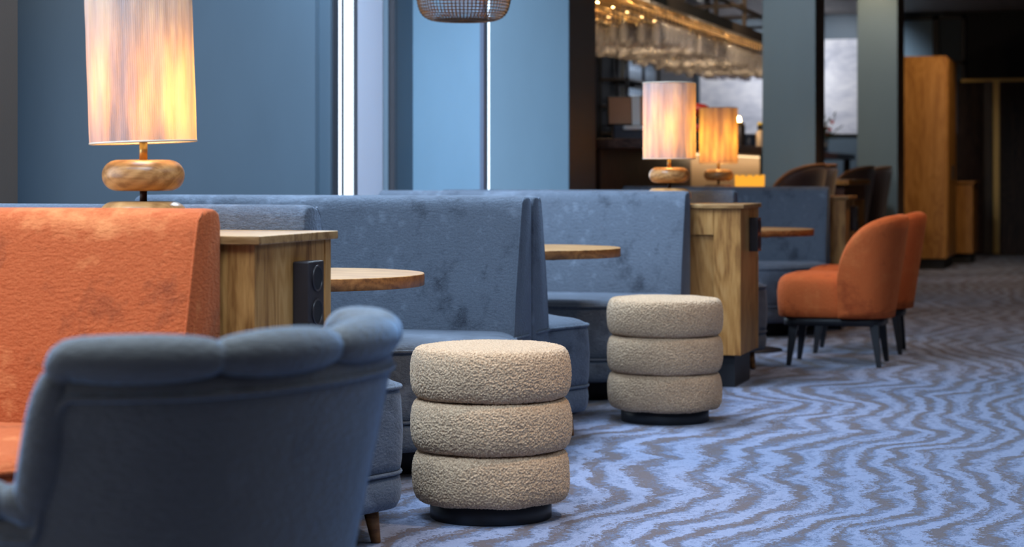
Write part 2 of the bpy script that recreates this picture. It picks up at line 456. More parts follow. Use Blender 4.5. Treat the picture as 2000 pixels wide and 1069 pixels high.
# tall wood cabinet & low cabinet
t = empty('tall_cabinet', (0, 0, 0), 'tall honey-coloured wooden cabinet at the far right before the dark doors', 'cabinet')
box('body', -2.42, -1.8, 23.1, 24.4, .12, 2.37, M['orangewood'], t, .006)
box('door', -1.802, -1.785, 23.14, 23.75, .14, 2.34, M['orangewood'], t, .003)
box('door', -1.802, -1.785, 23.77, 24.37, .14, 2.34, M['orangewood'], t, .003)
box('handle', -1.786, -1.76, 23.68, 23.73, 1.0, 1.16, M['blackm'], t)
box('plinth', -2.40, -1.83, 23.14, 24.36, 0, .12, M['blackm'], t)
t = empty('low_cabinet', (0, 0, 0), 'low honey-coloured wooden cabinet standing behind the tall one', 'cabinet')
box('body', -2.3, -1.62, 24.75, 25.6, .12, .95, M['orangewood'], t, .006)
box('worktop', -2.32, -1.6, 24.72, 25.62, .95, .975, M['orangewood'], t, .004)
box('plinth', -2.28, -1.65, 24.8, 25.58, 0, .12, M['blackm'], t)
# interior window high on the back wall
w = struct(boxes('window_5', [(-3.0, -2.95, 27.5, 27.6, 1.6, 3.15), (-2.32, -2.24, 27.5, 27.6, 1.6, 3.15), (-1.95, -1.90, 27.5, 27.6, 1.6, 3.15), (-3, -1.9, 27.5, 27.6, 2.5, 2.55), (-3, -1.9, 27.5, 27.6, 3.1, 3.15)], M['darkframe']))
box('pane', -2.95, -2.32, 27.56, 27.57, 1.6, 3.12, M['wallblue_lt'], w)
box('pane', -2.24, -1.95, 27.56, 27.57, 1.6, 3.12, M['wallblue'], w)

# mural
m_ = tag(box('wall_picture', -5.45, -3.28, 27.54, 27.59, 1.6, 2.87, M['mural'], None, .004), 'large pale grey landscape print hanging on the blue back wall', 'picture')
m_.data.transform(Matrix.Translation((4.36, -27.56, -2.23))); m_.location = (-4.36, 27.56, 2.23)

# ------------------------------------------------------------------ benches
T = .971
def bench(label, mat, xe, yp, face, length=1.6, seat_out=.10, matname='blue'):
    """right end at x=xe, rear plane at y=yp, faces -Y (face=-1) or +Y (+1)"""
    r = empty('banquette_bench', (xe, yp, 0), label, 'bench')
    s = -face  # local y toward the front is negative * s
    def P(x, y): return (x, y * s)
    L = -length
    # back cushion: profile in (y,z) extruded along x, rounded end
    prof = [(-.006, .10), (-.20, .10), (-.235, .14), (-.24, .30), (-.235, .47), (-.215, .60), (-.165, .80), (-.135, .915), (-.125, .945), (-.105, .963), (-.075, T), (-.035, T), (-.014, .962), (-.006, .94)]
    # refine profile
    pr = []
    for i in range(len(prof)):
        a = Vector(prof[i]); c = Vector(prof[(i + 1) % len(prof)]); m = max(1, int((c - a).length / .05))
        for j in range(m): pr.append(a + (c - a) * j / m)
    cen = Vector((-.09, .6)); xs = [(L, .985), (L + .004, .995), (L + .03, 1)] + [L + .03 + (length - .06) * i / 26 for i in range(1, 26)] + [(-.03, 1), (-.010, .99), (-.002, .975), (0, .95)]
    vs, fs = [], []; n = len(pr)
    for q in xs:
        x, sc = q if isinstance(q, tuple) else (q, 1)
        for p in pr:
            d = (p - cen); y = cen.x + d.x * (1 - (1 - sc) * 1.6); z = cen.y + d.y * (1 - (1 - sc) * .55)
            wob = .004 * noise.noise(Vector((x * 3 + xe, z * 4, yp))) if p.x < -.02 else 0
            vs.append((*P(x, y + wob), z))
    for j in range(len(xs) - 1):
        for i in range(n):
            k = (i + 1) % n; fs.append((j * n + i, j * n + k, (j + 1) * n + k, (j + 1) * n + i))
    fs.append(tuple(range(n))); fs.append(tuple(range((len(xs) - 1) * n, len(xs) * n)))
    bk = link_mesh('backrest', vs, fs, mat, r)
    # seam piping around the front edge of the end
    pp = [(-.004, *(lambda y, z: (y * s, z))(p.x * .985 + cen.x * .015, p.y)) for p in pr if p.x < -.10 and p.y > .12]
    tube('piping', pp, .0035, mat, bk, seg=6)
    # seat
    a = seat_out
    poly = round_poly([(L, -.05), (-.0, -.05, .01), (.0, -.24, .03), (a, -.52, .07), (-.22, -.93, .16), (L, -.93, .05)], .02)
    poly = [Vector((p.x, p.y * s)) for p in poly]
    seat = slab('seat', poly, [(.205, .012), (.212, .002), (.24, -.003), (.33, -.008), (.42, -.003), (.445, .003), (.456, .008), (.466, .03), (.4715, .05), (.474, .075)], mat, r, .004)
    tube('piping', [(p.x, p.y, .447) for p in inset(poly, -.001)], .0065, mat, seat, True, 8)
    tube('piping', [(p.x, p.y, .205) for p in inset(poly, -.001)], .006, mat, seat, True, 8)
    slab('skirt', poly, [(.10, .03), (.104, .012), (.125, .0), (.16, -.004), (.192, .002), (.205, .014)], mat, r, .003)
    pl = [Vector((L + .1, -.1 * s)), Vector((-.12, -.1 * s)), Vector((-.2, -.62 * s)), Vector((-.35, -.75 * s)), Vector((L + .1, -.75 * s))]
    slab('plinth', pl, [(0, 0), (.105, 0)], M['blackm'], r)
    for x, y in ((a - .10, -.50), (-.33, -.86), (L + .12, -.86)):
        leg_mesh('leg', x, y * s, 0, .11, .014, .024, .015, -.01 * s, M['oak_dark_rim'], r)
    return r
bench('orange velvet banquette facing the camera at the far left', M['orange'], -2.04, 4.48, -1)
bench('blue velvet banquette seen from behind, just past the nearest oak divider', M['blue'], -2.04, 4.985, 1, 1.5)
bench('blue velvet banquette facing the camera behind the nearest beige stool', M['blue'], -2.12, 7.46, -1)
bench('blue velvet banquette facing away, its seat corner right of the nearest beige stool', M['blue'], -2.12, 7.465, 1)
bench('bright blue velvet banquette facing the camera behind the second beige stool', M['blue'], -2.02, 9.98, -1)
bench('blue velvet banquette facing away behind the second oak divider', M['blue'], -1.90, 10.50, 1)
bench('farthest blue velvet banquette facing the camera, beside the orange chairs', M['blue'], -1.86, 13.95, -1, 1.42)

# ------------------------------------------------------------------ divider cabinets
def divider(label, xr, y0, y1, length=1.5, sock=True):
    H = .905
    r = empty('divider_cabinet', (xr, y0, 0), label, 'cabinet')
    w = y1 - y0; o = -.018; L = -length
    box('body', L, o - .006, .018, w - .018, .16, H - .021, M['oak'], r)
    for yy, sg in ((0.0, 1), (w - .018, 1)):
        f = boxes('face_frame', [(o - .135, o, yy, yy + .018, .16, H - .021), (L, o - .137, yy, yy + .018, H - .021 - .13, H - .021), (L, L + .1, yy, yy + .018, .16, H - .15)], M['oak'], r, .0012)
    box('end_panel', o - .008, o, .014, w - .014, .16, H - .021, M['oak'], r, .001)
    boxes('corner_post', [(o - .01, o + .004, w - .04, w - .002, .16, H - .022)], M['oak'], r, .001)
    box('worktop', L - .01, 0, -.014, w + .014, H - .021, H, M['oak_x'], r, .0025)
    box('plinth', L + .02, o - .035, .03, w - .03, 0, .16, M['black'], r)
    if sock:
        s = box('power_socket', o, o + .045, w * .48, w * .48 + .10, .665, .835, M['socket'], r, .004)
        for zc in (.792, .708):
            bb = bmesh.new()
            bmesh.ops.create_cone(bb, cap_ends=True, segments=28, radius1=.030, radius2=.030, depth=.003)
            bmesh.ops.rotate(bb, verts=bb.verts, matrix=Matrix.Rotation(PI / 2, 3, 'Y'))
            bmesh.ops.translate(bb, verts=bb.verts, vec=(o + .0455, w * .48 + .05, zc))
            h = from_bm('outlet', bb, M['hole'], s)
            tube('outlet_ring', [(o + .047, w * .48 + .05 + .031 * math.cos(q * PI / 14), zc + .031 * math.sin(q * PI / 14)) for q in range(28)], .0022, M['socket'], h, True, 6)
    return r
divider('nearest oak divider cabinet with black socket beside the orange banquette', -1.943, 4.49, 4.975)
divider('second oak divider cabinet behind the farther beige stool', -1.754, 9.99, 10.49)
divider('farthest oak divider cabinet behind the last blue banquette', -1.74, 13.96, 14.44, 1.7)

# ------------------------------------------------------------------ tables
def table(label, x, y, R=.41, H=.729):
    r = empty('round_table', (x, y, 0), label, 'table', None)
    tp = lathe('tabletop', [(0, H), (R - .002, H), (R, H - .002)], M['oak_x'], r, 96, False)
    th = .038
    lathe('rim', [(R, H - .002), (R + .0005, H - .01), (R, H - th), (R - .002, H - th - .001), (0, H - th - .001)], M['oak_dark_rim'], tp, 96, False)
    sharp(tp); 
    box('mounting_plate', -.17, .17, -.17, .17, H - th - .011, H - th - .0015, M['black'], r, .003)
    lathe('pole', [(.028, .02), (.028, H - th - .008)], M['black'], r, 24)
    lathe('base_plate', [(.22, 0), (.222, .004), (.22, .012), (.04, .02), (.03, .04)], M['black'], r, 48)
    return r
table('round oak table beside the nearest oak divider', -2.56, 6.22)
table('round oak table behind the first blue backrest end', -2.50, 8.73)
table('round oak table in front of the farthest blue banquette', -2.13, 12.15)

# ------------------------------------------------------------------ stools
def stool_mesh():
    R = .247; ring = []
    prof = []
    z0 = .055; Ht = .525; h = (Ht - z0) / 3
    def add(r, z): prof.append((r, z))
    add(.02, z0 + .004); add(.10, z0 + .004); add(.16, z0 + .003)
    for k in range(3):
        zc = z0 + h * (k + .5)
        n0 = 26
        for i in range(n0 + 1):
            a = -PI / 2 + PI * i / n0
            if k < 2 and i == n0: continue
            ca = math.copysign(abs(math.cos(a)) ** .62, math.cos(a)); sa = math.copysign(abs(math.sin(a)) ** .80, math.sin(a))
            base = .205 if True else 0
            add(base + (R - base) * ca - (.004 if k == 0 else 0), zc + h * .5 * sa * (1.0 if k < 2 else (1.0)))
    add(.17, Ht + .003); add(.12, Ht + .005); add(.06, Ht + .006); add(.005, Ht + .006)
    # resample profile
    P = [Vector(p) for p in prof]; out = [P[0]]
    for a, c in zip(P, P[1:]):
        m = max(1, int((c - a).length / .0018))
        for j in range(1, m + 1): out.append(a + (c - a) * j / m)
    seg = 860; vs, fs = [], []
    for j, p in enumerate(out):
        q = out[min(j + 1, len(out) - 1)] - out[max(j - 1, 0)]
        nr, nz = q.y, -q.x; l = math.hypot(nr, nz) or 1; nr /= l; nz /= l
        for i in range(seg):
            a = 2 * PI * i / seg; ca, sa = math.cos(a), math.sin(a)
            v = Vector((p.x * ca, p.x * sa, p.y))
            k = noise.voronoi(v * 165)[0][0]
            lo = noise.noise(v * 9) * .004 + noise.noise(v * 45) * .0006
            top = p.y > Ht - .004 and p.x < .19
            d = (.42 - k) * (.0022 if top else .0058) + lo * (.6 if top else 1)
            vs.append((v.x + nr * ca * d, v.y + nr * sa * d, v.z + nz * d))
    n = len(out)
    for j in range(n - 1):
        for i in range(seg):
            k = (i + 1) % seg; fs.append((j * seg + i, j * seg + k, (j + 1) * seg + k, (j + 1) * seg + i))
    fs.append(tuple(range((n - 1) * seg, n * seg))); fs.append(tuple(range(seg)))
    return vs, fs
vs, fs = stool_mesh()
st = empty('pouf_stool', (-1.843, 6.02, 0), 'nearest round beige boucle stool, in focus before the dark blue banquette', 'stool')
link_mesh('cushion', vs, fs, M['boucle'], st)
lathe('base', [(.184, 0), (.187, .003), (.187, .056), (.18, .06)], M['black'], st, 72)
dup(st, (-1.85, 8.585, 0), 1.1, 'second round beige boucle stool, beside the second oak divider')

# ------------------------------------------------------------------ table lamps
def lamp(x, y, label, tilt=0, rz=0., e=1.6):
    z = .905
    r = empty('table_lamp', (x, y, z), label, 'lamp', None)
    r.rotation_euler = (0, 0, rz)
    def disc(zc, R, h):
        return [(0.001, zc - h / 2)] + [(R - .042 + .042 * math.cos(a) ** .9 if math.cos(a) > 0 else R - .042, zc + h / 2 * math.sin(a)) for a in [(-PI / 2 + PI * i / 22) for i in range(23)]] + [(.001, zc + h / 2)]
    lathe('base_disc', disc(.039, .112, .078), M['lampwood'], r, 72)
    lathe('spacer', [(.0095, .076), (.0095, .108)], M['walnut'], r, 20)
    lathe('wooden_disc', disc(.144, .104, .079), M['lampwood'], r, 72)
    lathe('stem', [(.0105, .183), (.0105, .232)], M['brass'], r, 20)
    # corded shade
    R = .134; zb = .228; hh = .386; seg = 600; vs = []; fs = []; rows = 16
    tl = Matrix.Rotation(tilt, 4, 'Y')
    def shell(R, ribs):
        base = len(vs)
        for j in range(rows + 1):
            for i in range(seg):
                a = 2 * PI * i / seg; rr = R + (ribs * abs(math.sin(a * 75)) if ribs else 0)
                w = .0009 * noise.noise(Vector((a * 9, j * .3, x)))
                p = tl @ Vector((0, 0, 0)); v = Vector(((rr + w) * math.cos(a), (rr + w) * math.sin(a), hh * j / rows))
                v = tl @ v; vs.append((v.x, v.y, v.z + zb))
        for j in range(rows):
            for i in range(seg):
                k = (i + 1) % seg; fs.append((base + j * seg + i, base + j * seg + k, base + (j + 1) * seg + k, base + (j + 1) * seg + i))
    shell(R - .0015, .0022)
    sh = link_mesh('lamp_shade', vs, fs, M['shade'], r)
    for zz in (0., hh):
        pts = []
        for i in range(72):
            v = tl @ Vector((R * math.cos(2 * PI * i / 72), R * math.sin(2 * PI * i / 72), zz)); pts.append((v.x, v.y, v.z + zb))
        tube('shade_rim', pts, .0026, M['cream'], sh, True, 8)
    sp = [tl @ Vector((R * math.cos(a), R * math.sin(a), hh - .02)) + Vector((0, 0, zb)) for a in (0, 2 * PI / 3, 4 * PI / 3)]
    lathe('bulb_holder', [(.014, .232), (.016, .24), (.016, .275)], M['brass'], r, 20)
    bl = lathe('light_bulb', [(.001, .270)] + [(.03 * math.sin(PI * i / 14), .305 - .035 * math.cos(PI * i / 14)) for i in range(1, 14)] + [(.001, .340)], M['bulb'], r, 24)
    L = bpy.data.lights.new('bulb_light', 'POINT'); L.energy = e; L.color = (1., .52, .10); L.shadow_soft_size = .045
    lo = bpy.data.objects.new('bulb_light', L); C.objects.link(lo); lo.location = (.015, .0, .42); lo.parent = r
    return r
lamp(-2.372, 4.73, 'nearest table lamp with corded white shade glowing orange, on the first oak divider', math.radians(-2.0), .3)
lamp(-2.186, 10.25, 'bright white-shaded lamp on the second oak divider, left of the farthest lamp', 0, 1.0, 2.8)
lamp(-2.675, 14.2, 'farthest and smallest white-shaded lamp, left of the amber bowl', math.radians(1.0), 2., 3.2)
# amber bowl
pr = [(.001, 0), (.06, .0), (.085, .012), (.098, .04), (.1, .065), (.094, .066), (.088, .04), (.07, .015), (.001, .01)]
vs, fs = lathe_data(pr, 96)
vs = [(v[0] * (1 + .05 * abs(math.sin(6 * math.atan2(v[1], v[0])))), v[1] * (1 + .05 * abs(math.sin(6 * math.atan2(v[1], v[0])))), v[2] + (.026 * abs(math.sin(6 * math.atan2(v[1], v[0]))) if v[2] > .05 else 0)) for v in vs]
bw = link_mesh('amber_bowl', vs, fs, M['amberglow'], None, True, (-2.455, 14.2, .905))
bw.scale = (1, 1, 1.6)
tag(bw, 'small glowing amber scalloped candle bowl beside the farthest lamp', 'bowl')

# ------------------------------------------------------------------ tub chairs
def smooth_path(pts, n):
    """Catmull-Rom through 2D/3D points, evenly resampled"""
    P = [Vector(p) for p in pts]; P = [P[0] * 2 - P[1]] + P + [P[-1] * 2 - P[-2]]; o = []
    for i in range(1, len(P) - 2):
        for k in range(24):
            t = k / 24; a, b_, c, d = P[i - 1], P[i], P[i + 1], P[i + 2]
            o.append(.5 * ((2 * b_) + (c - a) * t + (2 * a - 5 * b_ + 4 * c - d) * t * t + (3 * b_ - a - 3 * c + d) * t ** 3))
    o.append(P[-2]); L = [0]
    for a, c in zip(o, o[1:]): L.append(L[-1] + (c - a).length)
    out = []; j = 0
    for i in range(n + 1):
        s = L[-1] * i / n
        while j < len(L) - 2 and L[j + 1] < s: j += 1
        t = (s - L[j]) / max(1e-9, L[j + 1] - L[j]); out.append(o[j].lerp(o[j + 1], min(1, t)))
    return out
def tub_shell(name, path, ztop, zbot, zin, thick, lean, mat, parent, tuft=0, tn=0, rows=12):
    """shell that follows a plan path; ztop(i) rim height, zin inner bottom, lean: outward shift per metre above zbot"""
    n = len(path); vs, fs = [], []; cols = []
    for i, p in enumerate(path):
        t = (path[min(i + 1, n - 1)] - path[max(i - 1, 0)]).normalized(); nv = Vector((t.y, -t.x))
        zt = ztop(i / (n - 1)); col = []
        e = min(i, n - 1 - i) / (n - 1)
        th = thick * (.35 + .65 * min(1, e / .04) ** .5)
        for j in range(rows + 1):
            z = zbot + (zt - th * .5 - zbot) * j / rows
            col.append((p + nv * (lean * (z - zbot)), z))
        cz = zt - th * .5
        for a in (30, 60, 90, 120, 150):
            q = math.radians(a); col.append((p + nv * (lean * (cz - zbot) - th / 2 + th / 2 * math.cos(q)), cz + th * .5 * math.sin(q)))
        for j in range(rows + 1):
            z = cz - (cz - zin) * j / rows
            bul = tuft * abs(math.sin(PI * tn * i / (n - 1))) * math.sin(PI * min(1, .15 + j / rows)) if tuft else 0
            col.append((p + nv * (lean * (z - zbot) - th - bul), z))
        cols.append(col)
    m = len(cols[0])
    for c in cols:
        for q, z in c: vs.append((q.x, q.y, z))
    for i in range(n - 1):
        for j in range(m - 1): fs.append((i * m + j, (i + 1) * m + j, (i + 1) * m + j + 1, i * m + j + 1))
        fs.append((i * m + m - 1, (i + 1) * m + m - 1, (i + 1) * m, i * m))
    fs.append(tuple(range(m))); fs.append(tuple(range((n - 1) * m, n * m)))
    return link_mesh(name, vs, fs, mat, parent)
def side_chair(label, loc, rz=0, mat='orange_chair', legm='black', seat_z=.27, H=.84, group=None, piping=None, cat='chair', legr=.028):
    # faces -X; local origin at centre
    r = empty('tub_chair' if cat == 'chair' else 'bar_chair', loc, label, cat, group, rz)
    W = .275
    path = smooth_path([(.0, -W + .002), (.10, -W), (.20, -W + .03), (.275, -W + .12), (.30, 0), (.275, W - .12), (.20, W - .03), (.10, W), (.0, W - .002)], 60)
    dz = seat_z
    def zt(t):
        k = min(t, 1 - t) / .36
        return dz + .24 + (H - dz - .24) * (1 - (1 - min(1, k)) ** 2.4) ** .62
    sh = tub_shell('backrest', path, zt, dz, dz + .02, .075, .16, M[mat], r)
    poly = round_poly([(-.37, -.265, .13), (.24, -.25, .14), (.24, .25, .14), (-.37, .265, .13)], .1)
    s = slab('seat', poly, [(dz, .012), (dz + .006, .003), (dz + .06, -.004), (dz + .14, -.006), (dz + .19, 0), (dz + .215, .012), (dz + .232, .035), (dz + .24, .07), (dz + .245, .12)], M[mat], r, .005)
    if piping:
        pts = []
        for i, p in enumerate(path):
            t = (path[min(i + 1, 60)] - path[max(i - 1, 0)]).normalized(); z = zt(i / 60); q = p + Vector((t.y, -t.x)) * (.16 * (z - dz) - .02)
            pts.append((q.x, q.y, z + .003))
        tube('piping', pts, .012, M[piping], sh, False, 8)
    slab('frame', round_poly([(-.34, -.24, .12), (.25, -.23, .12), (.25, .23, .12), (-.34, .24, .12)], .1), [(dz - .045, 0), (dz + .004, 0)], M[legm], r)
    for sx, sy in ((-1, -1), (-1, 1), (1, -1), (1, 1)):
        leg_mesh('leg', -.27 if sx < 0 else .20, sy * .19, 0, dz - .035, .014, legr, -.03 * (1 if sx < 0 else -1), .02 * sy, M[legm], r, True)
    return r
oc = side_chair('nearer orange velvet tub chair with black legs, left of the two', (-1.452, 11.46, 0)); oc.scale = (.93, .95, .99)
dup(oc, (-1.43, 12.30, 0), .04, 'farther orange velvet tub chair with black legs, behind its twin')
GB = None
bc = [('dark brown bar chair left of the front column foot, nearer of that pair', (-2.40, 14.95, 0)),
      ('dark brown bar chair behind the last banquette, farther of the left pair', (-2.40, 15.57, 0)),
      ('dark brown bar chair by the rear column, nearer of the right pair', (-2.49, 18.9, 0)),
      ('dark brown bar chair by the rear column, farther of the right pair', (-2.40, 19.52, 0))]
r0 = side_chair(bc[0][0], bc[0][1], 0, 'brownleather', 'black', .60, 1.12, None, 'piping_brown', 'bar chair', .02)
tube('footrest', [(-.27, -.2, .28), (.2, -.2, .28), (.2, .2, .28), (-.27, .2, .28)], .009, M['black'], r0, True, 8)
r0.scale = (1, .84, 1)
for l, p in bc[1:]: dup(r0, p, None, l)
# high wooden table between the bar chairs
t = empty('high_table', (-2.42, 17.3, 0), 'high honey-wood table between the dark brown bar chairs', 'table')
box('tabletop', -.36, .36, -.75, .75, .97, 1.01, M['orangewood'], t, .004)
box('apron', -.32, .32, -.70, .70, .84, .97, M['counter'], t, .003)
box('end_panel', -.32, .32, -.70, -.64, 0, .84, M['orangewood'], t, .003)
box('end_panel', -.32, .32, .64, .70, 0, .84, M['orangewood'], t, .003)

# ------------------------------------------------------------------ near armchair
def armchair():
    r = empty('scalloped_armchair', (-1.53, 3.0, 0), 'blurred blue velvet armchair with scalloped rolled rim in the left foreground', 'armchair', None, math.radians(-10))
    W = .31; n = 200
    plan = smooth_path([(-.42, -W + .02), (-.2, -W), (.0, -W), (.08, -W + .008), (.20, -W + .06), (.26, -.16), (.28, 0), (.26, .16), (.20, W - .06), (.08, W - .008), (.0, W), (-.2, W), (-.42, W - .02)], n)
    uw = .09
    def zt(t):
        p = plan[int(round(t * n))]
        u = p.x
        lo = .59; hi = .80 + .0 * min(1, max(0, (u - .1) / .2))
        k = min(1, max(0, (u - uw) / .055)); k = math.sin(k * PI / 2) ** 1.1 if k > 0 else 0
        return lo + (hi - lo) * k
    sh = tub_shell('shell', plan, lambda t: zt(t) - .03, .17, .36, .05, .20, M['blue_chair'], r)
    # channel-tufted inner lining
    tub_shell('tufted_lining', [p * .90 for p in plan], lambda t: zt(t) - .03, .36, .36, .03, .10, M['blue_chair'], r, .028, 14)
    # rolled, scalloped rim
    pts = []; rr = []
    bumps = 10
    L = [0.]
    P3 = []
    for i, p in enumerate(plan):
        t = (plan[min(i + 1, n)] - plan[max(i - 1, 0)]).normalized(); z = zt(i / n)
        q = p + Vector((t.y, -t.x)) * (.20 * (z - .17) - .026)
        P3.append(Vector((q.x, q.y, z)))
    P3 = smooth_path([P3[i] for i in range(0, n + 1, 2)], 420)
    for i in range(1, len(P3)): L.append(L[-1] + (P3[i] - P3[i - 1]).length)
    for i, p in enumerate(P3):
        k = L[i] / L[-1]; edge = min(1, min(i, len(P3) - 1 - i) / 8)
        sc = abs(math.sin(PI * k * bumps)) ** .45
        rr.append((.021 + .016 * sc) * (.4 + .6 * edge)); pts.append(p - Vector((0, 0, .012)))
    rim = tube('rolled_rim', pts, rr, M['blue_chair'], r, False, 24)
    # welt below the roll
    wp = []
    for i, p in enumerate(plan):
        t = (plan[min(i + 1, n)] - plan[max(i - 1, 0)]).normalized(); z = zt(i / n) - .065
        q = p + Vector((t.y, -t.x)) * (.20 * (z - .17) + .001); wp.append((q.x, q.y, z))
    tube('welt', wp, .006, M['blue_chair'], sh, False, 8)
    poly = round_poly([(-.42, -.24, .08), (.16, -.24, .12), (.20, 0, .2), (.16, .24, .12), (-.42, .24, .08)], .1)
    slab('seat_cushion', poly, [(.30, .01), (.31, 0), (.36, -.006), (.41, 0), (.432, .02), (.445, .06), (.45, .12)], M['blue_chair'], r, .004)
    poly = round_poly([(-.42, -.29, .08), (.18, -.28, .12), (.24, 0, .2), (.18, .28, .12), (-.42, .29, .08)], .1)
    slab('base', poly, [(.16, .02), (.17, 0), (.30, 0)], M['blue_chair'], r)
    for sx, sy in ((-1, -1), (-1, 1), (1, -1), (1, 1)):
        leg_mesh('leg', -.34 if sx < 0 else .2, sy * .26, 0, .165, .013, .024, -.03 * (1 if sx < 0 else -1), .02 * sy, M['oak_dark_rim'], r)
    return r
armchair()

# ------------------------------------------------------------------ wicker pendant
def pendant(x, y, zb):
    r = empty('wicker_pendant_lamp', (x, y, zb), 'brown woven wicker pendant lamp hanging at the top of the picture', 'lamp')
    prof = smooth_path([(.03, .006), (.10, .002), (.15, .008), (.185, .03), (.203, .07), (.21, .13), (.205, .22), (.18, .32), (.13, .40), (.06, .44), (.03, .445)], 46)
    vs = []; fs = []; b = bmesh.new()
    # woven: horizontal rings that weave in and out round upright ribs
    nr = 70
    for j in range(0, 47):
        p = prof[j]; ring = []
        seg = nr * 2
        for i in range(seg):
            a = 2 * PI * i / seg; w = .0022 * (1 if (i // 1 + j) % 2 else -1)
            ring.append(((p.x + w) * math.cos(a), (p.x + w) * math.sin(a), p.y))
        base = len(vs); rad = .0023
        for i in range(seg):
            a = 2 * PI * i / seg; q = ring[i]
            for k in range(4):
                c = 2 * PI * k / 4 + PI / 4
                vs.append((q[0] + rad * math.cos(c) * math.cos(a), q[1] + rad * math.cos(c) * math.sin(a), q[2] + rad * math.sin(c)))
        for i in range(seg):
            for k in range(4):
                i2 = (i + 1) % seg; k2 = (k + 1) % 4
                fs.append((base + i * 4 + k, base + i * 4 + k2, base + i2 * 4 + k2, base + i2 * 4 + k))
    for i in range(nr):
        a = 2 * PI * i / nr; base = len(vs)
        for p in prof:
            for k in range(4):
                c = 2 * PI * k / 4
                vs.append(((p.x + .0022 * math.cos(c)) * math.cos(a) - .0022 * math.sin(c) * math.sin(a), (p.x + .0022 * math.cos(c)) * math.sin(a) + .0022 * math.sin(c) * math.cos(a), p.y))
        for j in range(46):
            for k in range(4):
                k2 = (k + 1) % 4; fs.append((base + j * 4 + k, base + j * 4 + k2, base + (j + 1) * 4 + k2, base + (j + 1) * 4 + k))
    link_mesh('woven_shade', vs, fs, M['wicker'], r, False)
    lathe('light_bulb', [(.001, .20)] + [(.04 * math.sin(PI * i / 12), .24 - .04 * math.cos(PI * i / 12)) for i in range(1, 12)] + [(.001, .28)], M['bulb'], r, 20)
    lathe('bulb_holder', [(.018, .278), (.02, .34), (.03, .45)], M['blackm'], r, 20)
    tube('cord', [(0, 0, .44), (0, 0, CZ - zb - .02)], .004, M['cable'], r)
    lathe('ceiling_rose', [(.05, CZ - zb - .03), (.055, CZ - zb)], M['blackm'], r, 24)
    L = bpy.data.lights.new('bulb_light', 'POINT'); L.energy = 2.5; L.color = (1, .6, .25); L.shadow_soft_size = .04
    lo = bpy.data.objects.new('bulb_light', L); C.objects.link(lo); lo.location = (0, 0, .16); lo.parent = r
L0 = None
pendant(-2.79, 8.7, 1.735)

# ------------------------------------------------------------------ bar
t = empty('bar_counter', (-3.2, 14, 0), 'long dark bar counter with warm lit front behind the table lamps', 'bar counter')
box('counter_top', -.85, .12, -.1, 11.4, 1.235, 1.305, M['counter'], t, .008)
box('front_panel', -.40, -.28, 0, 3.2, 0, 1.235, M['walnut'], t)
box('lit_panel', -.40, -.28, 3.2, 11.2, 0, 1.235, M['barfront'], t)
for yy in (5.05, 8.3, 11.2): box('leg', .0, .07, yy, yy + .09, 0, 1.235, M['blackm'], t)
box('led_strip', -.26, -.24, 3.3, 11.1, 1.222, 1.234, M['ledwarm'], t)

# POS screen on the bar
t = empty('till_screen', (-3.36, 14.55, 1.305), 'tilted brown-reflecting till screen with white stripe, on the bar left of the lamps', 'screen', None, .28)
b = bmesh.new(); box_bm(b, -.20, .20, -.012, .012, 0, .235, .006)
bmesh.ops.rotate(b, verts=b.verts, matrix=Matrix.Rotation(math.radians(-22), 3, 'X')); bmesh.ops.translate(b, verts=b.verts, vec=(0, -.03, .10))
from_bm('screen_frame', b, M['blackm'], t)
b = bmesh.new(); box_bm(b, -.188, .188, -.016, -.012, .012, .223)
bmesh.ops.rotate(b, verts=b.verts, matrix=Matrix.Rotation(math.radians(-22), 3, 'X')); bmesh.ops.translate(b, verts=b.verts, vec=(0, -.03, .10))
s_ = from_bm('screen_glass', b, M['screen'], t)
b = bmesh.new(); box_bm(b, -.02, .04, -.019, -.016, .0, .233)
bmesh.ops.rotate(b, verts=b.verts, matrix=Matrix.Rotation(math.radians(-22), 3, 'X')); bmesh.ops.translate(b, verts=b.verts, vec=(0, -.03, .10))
from_bm('white_stripe', b, M['whiteplastic'], s_)  # white reflection on the glass, painted as a solid strip
box('screen_stand', -.16, .2, -.12, .12, 0, .10, M['navy'], t, .01)
box('card_reader', -.09, .05, -.15, -.08, .07, .10, M['whiteplastic'], t, .006)
# things on the bar
def on_bar(name, x, y, parts, label, cat):
    o = empty(name, (x, y, 1.305), label, cat)
    for nm, pr, mt in parts: lathe(nm, pr, M[mt], o, 28)
    return o
on_bar('jar', -3.30, 18.55, [('jar_body', [(.045, 0), (.05, .01), (.05, .19), (.045, .2)], 'steel'), ('lid', [(.047, .2), (.047, .215), (.01, .235)], 'brass')], 'dark ribbed jar on the bar right of the farthest lamp', 'jar')
on_bar('cup', -3.22, 18.6, [('cup_body', [(.05, 0), (.055, .01), (.06, .12), (.055, .12), (.05, .02), (.001, .015)], 'navy')], 'dark blue cup on the bar between jar and cream bottle', 'cup')
on_bar('bottle', -3.20, 19.1, [('bottle_body', [(.04, 0), (.042, .01), (.042, .14), (.02, .17), (.016, .2)], 'cream'), ('cap', [(.03, .17), (.03, .215)], 'blackm'), ('cap_top', [(.028, .2155), (.028, .238)], 'yellow')], 'cream bottle with black and yellow cap beside the front column', 'bottle')
